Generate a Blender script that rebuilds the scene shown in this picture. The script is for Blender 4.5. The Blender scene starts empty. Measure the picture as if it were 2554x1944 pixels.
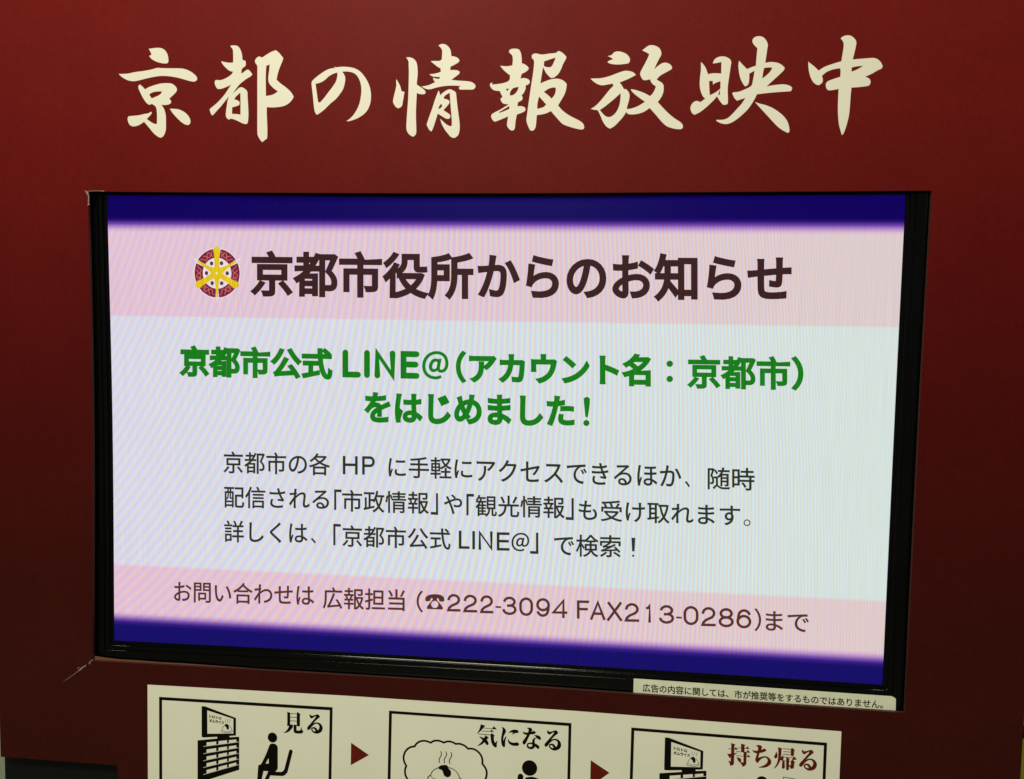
import bpy, bmesh, math, random
from mathutils import Matrix, Vector
from mathutils.geometry import tessellate_polygon

random.seed(4)
scene = bpy.context.scene
C = scene.collection

# ---------------------------------------------------------------- camera
cam_data = bpy.data.cameras.new('camera')
cam = bpy.data.objects.new('camera', cam_data)
C.objects.link(cam)
cam.matrix_world = Matrix([[0.9945183, -0.02316, 0.1019651, 0.1429967], [0.1032641, 0.0643562, -0.9925698, -1.0364132], [0.0164258, 0.9976582, 0.0663951, 0.1264808], [0.0, 0.0, 0.0, 1.0]])
cam_data.sensor_width = 36
cam_data.lens = 28.5924
cam_data.clip_start = 0.05
cam_data.clip_end = 60
scene.camera = cam

# ---------------------------------------------------------------- light of the underground concourse
world = bpy.data.worlds.new('World')
scene.world = world
world.use_nodes = True
world.node_tree.nodes['Background'].inputs[0].default_value = (0.86, 0.88, 0.76, 1)
world.node_tree.nodes['Background'].inputs[1].default_value = 0.085
scene.view_settings.view_transform = 'Standard'
scene.view_settings.look = 'None'
scene.view_settings.exposure = 0
scene.view_settings.gamma = 1


def area(name, loc, aim, sx, sy, power, col):
    d = bpy.data.lights.new(name, 'AREA')
    d.shape = 'RECTANGLE'
    d.size, d.size_y = sx, sy
    d.energy = power
    d.color = col
    o = bpy.data.objects.new(name, d)
    C.objects.link(o)
    o.location = loc
    o.rotation_euler = (Vector(aim) - Vector(loc)).to_track_quat('-Z', 'Y').to_euler()
    return o


area('ceiling_lamp', (-0.42, -1.75, 1.45), (-0.15, 0, 0.25), 0.9, 0.35, 38, (1.0, 0.93, 0.78))
area('ceiling_lamp', (-0.3, -3.6, 1.7), (0, 0, -0.2), 1.2, 0.4, 37, (0.97, 1.0, 0.76))


# ---------------------------------------------------------------- materials
def srgb(r, g, b):
    return tuple((c / 255 / 12.92) if c / 255 <= 0.04045 else ((c / 255 + 0.055) / 1.055) ** 2.4 for c in (r, g, b)) + (1,)


class Mat:
    def __init__(s, name, col=(0.5, 0.5, 0.5, 1), rough=0.6, spec=0.5):
        s.m = bpy.data.materials.new(name)
        s.m.use_nodes = True
        s.t = s.m.node_tree
        s.b = s.t.nodes['Principled BSDF']
        s.b.inputs['Base Color'].default_value = col
        s.b.inputs['Roughness'].default_value = rough
        s.b.inputs['Specular IOR Level'].default_value = spec

    def n(s, kind, **kw):
        nd = s.t.nodes.new(kind)
        for k, v in kw.items():
            if k.startswith('i_'):
                key = k[2:]
                nd.inputs[int(key) if key.isdigit() else key].default_value = v
            else:
                setattr(nd, k, v)
        return nd

    def l(s, a, b):
        s.t.links.new(a, b)

    def pos(s):
        g = s.n('ShaderNodeNewGeometry')
        x = s.n('ShaderNodeSeparateXYZ')
        s.l(g.outputs['Position'], x.inputs[0])
        return g.outputs['Position'], x.outputs[0], x.outputs[2]

    def math(s, op, a, b=None, c=None):
        nd = s.n('ShaderNodeMath', operation=op)
        for i, v in enumerate((a, b, c)):
            if v is None:
                continue
            if isinstance(v, (int, float)):
                nd.inputs[i].default_value = v
            else:
                s.l(v, nd.inputs[i])
        return nd.outputs[0]

    def ramp(s, fac, stops):
        nd = s.n('ShaderNodeValToRGB')
        e = nd.color_ramp.elements
        e[0].position, e[0].color = stops[0]
        e[1].position, e[1].color = stops[-1]
        for p, c in stops[1:-1]:
            k = e.new(p)
            k.color = c
        s.l(fac, nd.inputs[0])
        return nd.outputs[0]

    def mottle(s, col_socket, scale, amount):
        p = s.pos()[0]
        nz = s.n('ShaderNodeTexNoise', i_Scale=scale, i_Detail=4.0, i_Roughness=0.6)
        s.l(p, nz.inputs['Vector'])
        f = s.math('MULTIPLY_ADD', nz.outputs[0], amount * 2, 1 - amount)
        mx = s.n('ShaderNodeMix', data_type='RGBA', blend_type='MULTIPLY')
        mx.inputs[0].default_value = 1
        if isinstance(col_socket, tuple):
            mx.inputs[6].default_value = col_socket
        else:
            s.l(col_socket, mx.inputs[6])
        s.l(f, mx.inputs[7])
        return mx.outputs[2]


# printed vinyl of the board: a print running from red at the top to dark maroon at the foot
mv = Mat('red_vinyl_print', rough=0.46, spec=0.035)
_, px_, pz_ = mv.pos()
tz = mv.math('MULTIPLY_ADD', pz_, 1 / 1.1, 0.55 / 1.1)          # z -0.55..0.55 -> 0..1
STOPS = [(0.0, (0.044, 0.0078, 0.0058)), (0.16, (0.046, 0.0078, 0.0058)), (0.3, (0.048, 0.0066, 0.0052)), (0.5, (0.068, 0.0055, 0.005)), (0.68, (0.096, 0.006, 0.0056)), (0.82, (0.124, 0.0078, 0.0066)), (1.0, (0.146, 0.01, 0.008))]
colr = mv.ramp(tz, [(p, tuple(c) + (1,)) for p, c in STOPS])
c1 = mv.mottle(colr, 9.0, 0.14)
c2 = mv.mottle(mv.mottle(c1, 70.0, 0.12), 380.0, 0.26)
mv.l(c2, mv.b.inputs['Base Color'])
nz = mv.n('ShaderNodeTexNoise', i_Scale=5.0, i_Detail=3.0)
mv.l(mv.pos()[0], nz.inputs['Vector'])
mv.l(mv.math('MULTIPLY_ADD', nz.outputs[0], 0.12, 0.40), mv.b.inputs['Roughness'])
nb = mv.n('ShaderNodeTexNoise', i_Scale=900.0, i_Detail=2.0)
mv.l(mv.pos()[0], nb.inputs['Vector'])
bp = mv.n('ShaderNodeBump', i_Strength=0.12, i_Distance=0.0006)
mv.l(nb.outputs[0], bp.inputs['Height'])
mv.l(bp.outputs[0], mv.b.inputs['Normal'])

M_EDGE = Mat('board_edge', (0.06, 0.022, 0.012, 1), 0.55).m
mc = Mat('cream_vinyl', rough=0.5, spec=0.3)
mc.l(mc.mottle((0.76, 0.73, 0.60, 1), 14.0, 0.04), mc.b.inputs['Base Color'])
M_CREAM = mc.m
mp = Mat('cream_paper', rough=0.6, spec=0.25)
mp.l(mp.mottle(mp.mottle((0.84, 0.84, 0.68, 1), 16.0, 0.05), 300.0, 0.03), mp.b.inputs['Base Color'])
M_PAPER = mp.m
ms = Mat('sticker_paper', rough=0.55, spec=0.3)
ms.l(ms.mottle(ms.mottle((0.76, 0.78, 0.60, 1), 60.0, 0.10), 500.0, 0.04), ms.b.inputs['Base Color'])
M_STICKER = ms.m
M_INK = Mat('black_ink', (0.004, 0.003, 0.0015, 1), 0.55, 0.1).m
M_GREYINK = Mat('grey_ink', (0.20, 0.20, 0.11, 1), 0.5, 0.3).m
M_STICKERINK = Mat('sticker_ink', (0.018, 0.018, 0.008, 1), 0.5, 0.3).m
M_REDINK = Mat('maroon_ink', (0.125, 0.012, 0.006, 1), 0.5, 0.1).m
mb = Mat('black_gloss_plastic', (0.001, 0.001, 0.001, 1), 0.14, 0.2)
mb.b.inputs['Specular IOR Level'].default_value = 0.38
M_BEZEL = mb.m
M_MATT = Mat('black_matt_metal', (0.004, 0.005, 0.004, 1), 0.6, 0.2).m
M_TEAR = Mat('torn_paper_core', (0.25, 0.19, 0.155, 1), 0.8, 0.2).m
M_PEEL = Mat('peeling_wrap', (0.17, 0.07, 0.035, 1), 0.5, 0.5).m

# the lit picture of the screen
mS = Mat('lit_screen', (0.0, 0.0, 0.0, 1), 0.3, 0.05)
posn, sx_, sz_ = mS.pos()
zz = mS.math('MULTIPLY_ADD', sz_, 1 / 0.62, 0.5)                   # z -0.31..0.31 -> 0..1


def zs(z):
    return (z + 0.31) / 0.62


def mixs(a, b, t):
    return srgb(*[a[i] * (1 - t) + b[i] * t for i in range(3)])


BLUE_T, BLUE_B, PINK_T, WHITE, PINK_B = (17, 2, 92), (24, 16, 104), (226, 200, 210), (218, 221, 226), (228, 198, 208)


def picture(dr, dg, db):
    def ad(c):
        return (max(c[0] + dr, 0), max(c[1] + dg, 0), max(c[2] + db, 0))
    st = [(zs(-0.305), srgb(*BLUE_B)), (zs(-0.281), srgb(*BLUE_B))]
    for k, c in ((0.25, (54, 30, 130)), (0.45, (112, 72, 168)), (0.65, (182, 140, 196)), (0.85, (217, 182, 208))):
        st.append((zs(-0.281 + 0.020 * k), srgb(*c)))
    st += [(zs(-0.261), srgb(*ad(PINK_B))), (zs(-0.1968), srgb(*ad(PINK_B))), (zs(-0.1955), srgb(*ad(WHITE))),
           (zs(0.1440), srgb(*ad(WHITE))), (zs(0.1453), srgb(*ad(PINK_T))), (zs(0.2555), srgb(*ad(PINK_T)))]
    for k, c in ((0.15, (214, 182, 208)), (0.35, (180, 138, 198)), (0.58, (110, 66, 168)), (0.8, (46, 18, 120))):
        st.append((zs(0.2555 + 0.019 * k), srgb(*c)))
    st += [(zs(0.2745), srgb(*BLUE_T)), (1.0, srgb(*BLUE_T))]
    return mS.ramp(zz, st)


cl, cr = picture(0, -5, 4), picture(-5, 4, -6)
mx = mS.n('ShaderNodeMix', data_type='RGBA')
mS.l(mS.math('MULTIPLY_ADD', sx_, 1.0, 0.5), mx.inputs[0])
mS.l(cl, mx.inputs[6])
mS.l(cr, mx.inputs[7])
# interference bands between the pixel columns of the panel: slanted and wide on the left, fine and upright on the right
U = mS.math('MULTIPLY_ADD', sx_, 1.954, 1.2635)                    # in thousands of fine columns
V = mS.math('MULTIPLY_ADD', sz_, -1.880, 1.0586)
u2 = mS.math('MULTIPLY', U, U)
u4 = mS.math('MULTIPLY', mS.math('MULTIPLY', u2, u2), 2.6)
v2 = mS.math('MULTIPLY', mS.math('MULTIPLY', V, V), 8.35)
uv = mS.math('MULTIPLY', mS.math('MULTIPLY', U, V), -22.0)
ph = mS.math('ADD', mS.math('MULTIPLY', U, 64.0), mS.math('MULTIPLY', V, 17.5))
ph = mS.math('ADD', mS.math('ADD', ph, u4), mS.math('ADD', v2, uv))
wob = mS.n('ShaderNodeTexNoise', i_Scale=3.0, i_Detail=1.0)
mS.l(posn, wob.inputs['Vector'])
ph = mS.math('ADD', ph, mS.math('MULTIPLY', wob.outputs[0], 1.2))
amp = mS.ramp(mS.math('MULTIPLY', U, 0.4), [(0.1, (0.105, 0.105, 0.105, 1)), (0.3, (0.12, 0.12, 0.12, 1)), (0.6, (0.16, 0.16, 0.16, 1)), (0.76, (0.15, 0.15, 0.15, 1)), (0.88, (0.07, 0.07, 0.07, 1))])
comb = mS.n('ShaderNodeCombineXYZ')
fine = mS.n('ShaderNodeTexNoise', i_Scale=1.0, i_Detail=1.0)
mp_ = mS.n('ShaderNodeMapping')
mp_.inputs['Scale'].default_value = (650, 1, 9)
mS.l(posn, mp_.inputs[0])
mS.l(mp_.outputs[0], fine.inputs['Vector'])
fn = mS.math('MULTIPLY_ADD', fine.outputs[0], 0.16, 0.92)
for i, (k, a) in enumerate(((0.0, 0.75), (0.25, 0.60), (0.55, 1.15))):
    w = mS.math('COSINE', mS.math('MULTIPLY', mS.math('ADD', ph, k), 2 * math.pi))
    w = mS.math('MULTIPLY', w, mS.math('MULTIPLY', amp, a))
    mS.l(mS.math('MULTIPLY', mS.math('ADD', w, 1.0), fn), comb.inputs[i])
mul = mS.n('ShaderNodeMix', data_type='RGBA', blend_type='MULTIPLY')
mul.inputs[0].default_value = 1
mS.l(mx.outputs[2], mul.inputs[6])
mS.l(comb.outputs[0], mul.inputs[7])
mS.l(mul.outputs[2], mS.b.inputs['Emission Color'])
mS.b.inputs['Emission Strength'].default_value = 1


def lit(name, rgb):
    m = Mat(name, (0, 0, 0, 1), 0.4, 0.05)
    p, x, z = m.pos()
    nz = m.n('ShaderNodeTexNoise', i_Scale=1.0, i_Detail=1.0)
    mp = m.n('ShaderNodeMapping')
    mp.inputs['Scale'].default_value = (650, 1, 9)
    m.l(p, mp.inputs[0])
    m.l(mp.outputs[0], nz.inputs['Vector'])
    mu = m.n('ShaderNodeMix', data_type='RGBA', blend_type='MULTIPLY')
    mu.inputs[0].default_value = 1
    mu.inputs[6].default_value = srgb(*rgb)
    m.l(m.math('MULTIPLY_ADD', nz.outputs[0], 0.8, 0.6), mu.inputs[7])
    m.l(mu.outputs[2], m.b.inputs['Emission Color'])
    m.b.inputs['Emission Strength'].default_value = 1
    return m.m


L_HEAD = lit('lit_dark_brown', (60, 33, 34))
L_GREEN = lit('lit_green', (24, 124, 26))
L_BODY = lit('lit_dark_grey', (48, 50, 40))
L_BROWN = lit('lit_brown', (90, 50, 44))
L_YELLOW = lit('lit_yellow', (228, 196, 30))
L_YEL2 = lit('lit_pale_yellow', (233, 225, 160))
L_PURPLE = lit('lit_purple', (120, 36, 68))
L_DOT = lit('lit_plum', (98, 52, 74))
L_ORANGE = lit('lit_orange', (214, 108, 86))
L_HALO = lit('lit_halo', (236, 222, 222))


# ---------------------------------------------------------------- helpers
def tag(o, label=None, cat=None, kind=None, group=None):
    if label: o['label'] = label
    if cat: o['category'] = cat
    if kind: o['kind'] = kind
    if group: o['group'] = group
    return o


def thing(name, label, cat, loc):
    o = bpy.data.objects.new(name, None)
    C.objects.link(o)
    o.location = loc
    o.empty_display_size = 0.05
    return tag(o, label, cat)


def link(name, me, mats, parent=None, label=None):
    o = bpy.data.objects.new(name, me)
    for m in (mats if isinstance(mats, (list, tuple)) else [mats]):
        me.materials.append(m)
    if parent is not None:
        root = parent
        off = Vector(root.location)
        while root.parent is not None:
            root = root.parent
            off += Vector(root.location)
        me.transform(Matrix.Translation(-off))
        o.parent = parent
    C.objects.link(o)
    if label: o['label'] = label
    return o


Q = 5e-5


def pts(s):
    """pairs of whole numbers in steps of 0.05 mm -> metres on the board (x, z)"""
    v = [int(k) for k in s.split()]
    return [(v[i] * Q, v[i + 1] * Q) for i in range(0, len(v), 2)]


def smooth(P, n=3, corner=48):
    """round a traced outline, keeping its sharp corners"""
    out = []
    m = len(P)
    sharp = []
    for i in range(m):
        a, b, c = P[i - 1], P[i], P[(i + 1) % m]
        d1 = math.atan2(b[1] - a[1], b[0] - a[0])
        d2 = math.atan2(c[1] - b[1], c[0] - b[0])
        d = abs((d2 - d1 + math.pi) % (2 * math.pi) - math.pi)
        sharp.append(math.degrees(d) > corner)
    for i in range(m):
        p0, p1, p2, p3 = P[i - 1], P[i], P[(i + 1) % m], P[(i + 2) % m]
        if sharp[i]: p0 = p1
        if sharp[(i + 1) % m]: p3 = p2
        for k in range(n):
            t = k / n
            q = []
            for j in range(2):
                m1 = (p2[j] - p0[j]) / 2 if p0 is not p1 else (p2[j] - p1[j])
                m2 = (p3[j] - p1[j]) / 2 if p3 is not p2 else (p2[j] - p1[j])
                q.append((2 * t**3 - 3 * t**2 + 1) * p1[j] + (t**3 - 2 * t**2 + t) * m1 + (-2 * t**3 + 3 * t**2) * p2[j] + (t**3 - t**2) * m2)
            out.append(tuple(q))
    return out


class Flat:
    """flat printed or cut shapes, each lying a hair above the one before"""
    def __init__(s, y, step=4e-6):
        s.y, s.step, s.v, s.f = y, step, [], []

    def poly(s, loops, y=None):
        yy = s.y if y is None else y
        tri = tessellate_polygon([[Vector((p[0], p[1], 0)) for p in lp] for lp in loops])
        base = len(s.v)
        flat = [p for lp in loops for p in lp]
        s.v += [(p[0], yy, p[1]) for p in flat]
        for t in tri:
            a, b, c = (flat[i] for i in t)
            cr = (b[0] - a[0]) * (c[1] - a[1]) - (b[1] - a[1]) * (c[0] - a[0])
            if abs(cr) < 1e-14: continue
            s.f.append(tuple(base + i for i in (t if cr > 0 else t[::-1])))
        s.y -= s.step

    def stroke(s, P, w, closed=False, caps=True):
        """a line of width w (number or list) through points P"""
        m = len(P)
        W = w if isinstance(w, list) else [w] * m
        A, B = [], []
        for i in range(m):
            a = P[i - 1] if (i or closed) else P[i]
            c = P[(i + 1) % m] if (i < m - 1 or closed) else P[i]
            b = P[i]
            def nrm(p, q):
                dx, dz = q[0] - p[0], q[1] - p[1]
                L = math.hypot(dx, dz) or 1
                return (-dz / L, dx / L)
            n1 = nrm(a, b) if a != b else nrm(b, c)
            n2 = nrm(b, c) if c != b else n1
            nx, nz_ = n1[0] + n2[0], n1[1] + n2[1]
            L = math.hypot(nx, nz_) or 1
            nx, nz_ = nx / L, nz_ / L
            k = 1 / max(0.5, nx * n1[0] + nz_ * n1[1])
            h = W[i] / 2 * k
            A.append((b[0] + nx * h, b[1] + nz_ * h))
            B.append((b[0] - nx * h, b[1] - nz_ * h))
        base = len(s.v)
        s.v += [(p[0], s.y, p[1]) for p in A + B]
        for i in range(m if closed else m - 1):
            j = (i + 1) % m
            s.f.append((base + i, base + m + i, base + m + j, base + j))
        s.y -= s.step
        if caps and not closed:
            for e in (0, m - 1):
                if W[e] > 1e-4:
                    s.disc(P[e], W[e] / 2, W[e] / 2, 12)

    def disc(s, c, rx, rz, n=32):
        s.poly([[(c[0] + rx * math.cos(2 * math.pi * i / n), c[1] + rz * math.sin(2 * math.pi * i / n)) for i in range(n)]])

    def mesh(s, name):
        me = bpy.data.meshes.new(name)
        me.from_pydata(s.v, [], s.f)
        me.update()
        return me


_gl = {}


def glyphs(text):
    """a run of characters from the built-in font: flat triangles and their outlines"""
    if text in _gl: return _gl[text]
    cu = bpy.data.curves.new('run', 'FONT')
    cu.body = text
    cu.size = 1
    cu.resolution_u = 6
    ob = bpy.data.objects.new('run', cu)
    C.objects.link(ob)
    dg = bpy.context.evaluated_depsgraph_get()
    me = bpy.data.meshes.new_from_object(ob.evaluated_get(dg))
    v = [(p.co.x, p.co.y) for p in me.vertices]
    f = [tuple(p.vertices) for p in me.polygons]
    bpy.data.objects.remove(ob)
    bpy.data.curves.remove(cu)
    bpy.data.meshes.remove(me)
    key = {}
    rid = [key.setdefault((round(p[0], 5), round(p[1], 5)), i) for i, p in enumerate(v)]
    he = set()
    for t in f:
        for i in range(len(t)):
            he.add((rid[t[i]], rid[t[(i + 1) % len(t)]]))
    nxt = {}
    for p, q in he:
        if (q, p) not in he: nxt[p] = q
    loops = []
    while nxt:
        p0, q = nxt.popitem()
        lp = [p0]
        while q != p0 and q in nxt:
            lp.append(q)
            q = nxt.pop(q)
        if len(lp) > 2: loops.append(lp)
    _gl[text] = (v, f, loops)
    return _gl[text]


def typeset(F, text, quad, bold, rounded=False):
    """lay a run of characters into the quad (tl, bl, tr, br) it covers, thickened by bold metres all round"""
    v, f, loops = glyphs(text)
    x0, x1 = min(p[0] for p in v), max(p[0] for p in v)
    y0, y1 = min(p[1] for p in v), max(p[1] for p in v)
    tl, bl, tr, br = [list(p) for p in quad]
    tl[0] += bold; bl[0] += bold; tr[0] -= bold; br[0] -= bold
    tl[1] -= bold; tr[1] -= bold; bl[1] += bold; br[1] += bold
    base = len(F.v)
    P = []
    for x, y in v:
        a, b = (x - x0) / (x1 - x0), (y - y0) / (y1 - y0)
        L = [bl[i] * (1 - b) + tl[i] * b for i in range(2)]
        R_ = [br[i] * (1 - b) + tr[i] * b for i in range(2)]
        P.append((L[0] * (1 - a) + R_[0] * a, L[1] * (1 - a) + R_[1] * a))
    F.v += [(p[0], F.y, p[1]) for p in P]
    F.f += [tuple(base + i for i in t) for t in f]
    F.y -= F.step
    if bold > 0:
        y = F.y
        for lp in loops:
            L = [P[i] for i in lp]
            L = [p for i, p in enumerate(L) if math.dist(p, L[i - 1]) > 2e-5]
            F.y = y
            F.stroke(L, 2 * bold, closed=True)
            if rounded:
                for i in range(len(L)):
                    a, b, c = L[i - 1], L[i], L[(i + 1) % len(L)]
                    d = abs((math.atan2(c[1] - b[1], c[0] - b[0]) - math.atan2(b[1] - a[1], b[0] - a[0]) + math.pi) % (2 * math.pi) - math.pi)
                    if d > 0.6:
                        F.y = y - F.step
                        F.disc(b, bold, bold, 12)
        F.y = y - 2 * F.step


def prism(bm_pts, y0, y1, holes=()):
    """a board with this outline (x, z) from y0 (front) to y1 (back): faces 0 front/back, 1 edges"""
    loops = [bm_pts] + list(holes)
    tri = tessellate_polygon([[Vector((p[0], p[1], 0)) for p in lp] for lp in loops])
    flat = [p for lp in loops for p in lp]
    n = len(flat)
    v = [(p[0], y0, p[1]) for p in flat] + [(p[0], y1, p[1]) for p in flat]
    f, mi = [], []
    for t in tri:
        a, b, c = (flat[i] for i in t)
        cr = (b[0] - a[0]) * (c[1] - a[1]) - (b[1] - a[1]) * (c[0] - a[0])
        t = t if cr > 0 else t[::-1]
        f.append(tuple(t)); mi.append(0)
        f.append(tuple(i + n for i in t[::-1])); mi.append(0)
    k = 0
    for lp in loops:
        for i in range(len(lp)):
            j = (i + 1) % len(lp)
            f.append((k + i, k + i + n, k + j + n, k + j)); mi.append(1)
        k += len(lp)
    me = bpy.data.meshes.new('board')
    me.from_pydata(v, [], f)
    me.polygons.foreach_set('material_index', mi)
    bm = bmesh.new(); bm.from_mesh(me)
    bmesh.ops.recalc_face_normals(bm, faces=bm.faces)
    bm.to_mesh(me); bm.free()
    me.update()
    return me


def box(x0, x1, y0, y1, z0, z1):
    me = bpy.data.meshes.new('box')
    v = [(x, y, z) for x in (x0, x1) for y in (y0, y1) for z in (z0, z1)]
    me.from_pydata(v, [], [(0, 1, 3, 2), (4, 6, 7, 5), (0, 4, 5, 1), (2, 3, 7, 6), (0, 2, 6, 4), (1, 5, 7, 3)])
    bm = bmesh.new(); bm.from_mesh(me)
    bmesh.ops.recalc_face_normals(bm, faces=bm.faces)
    bm.to_mesh(me); bm.free()
    return me


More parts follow.
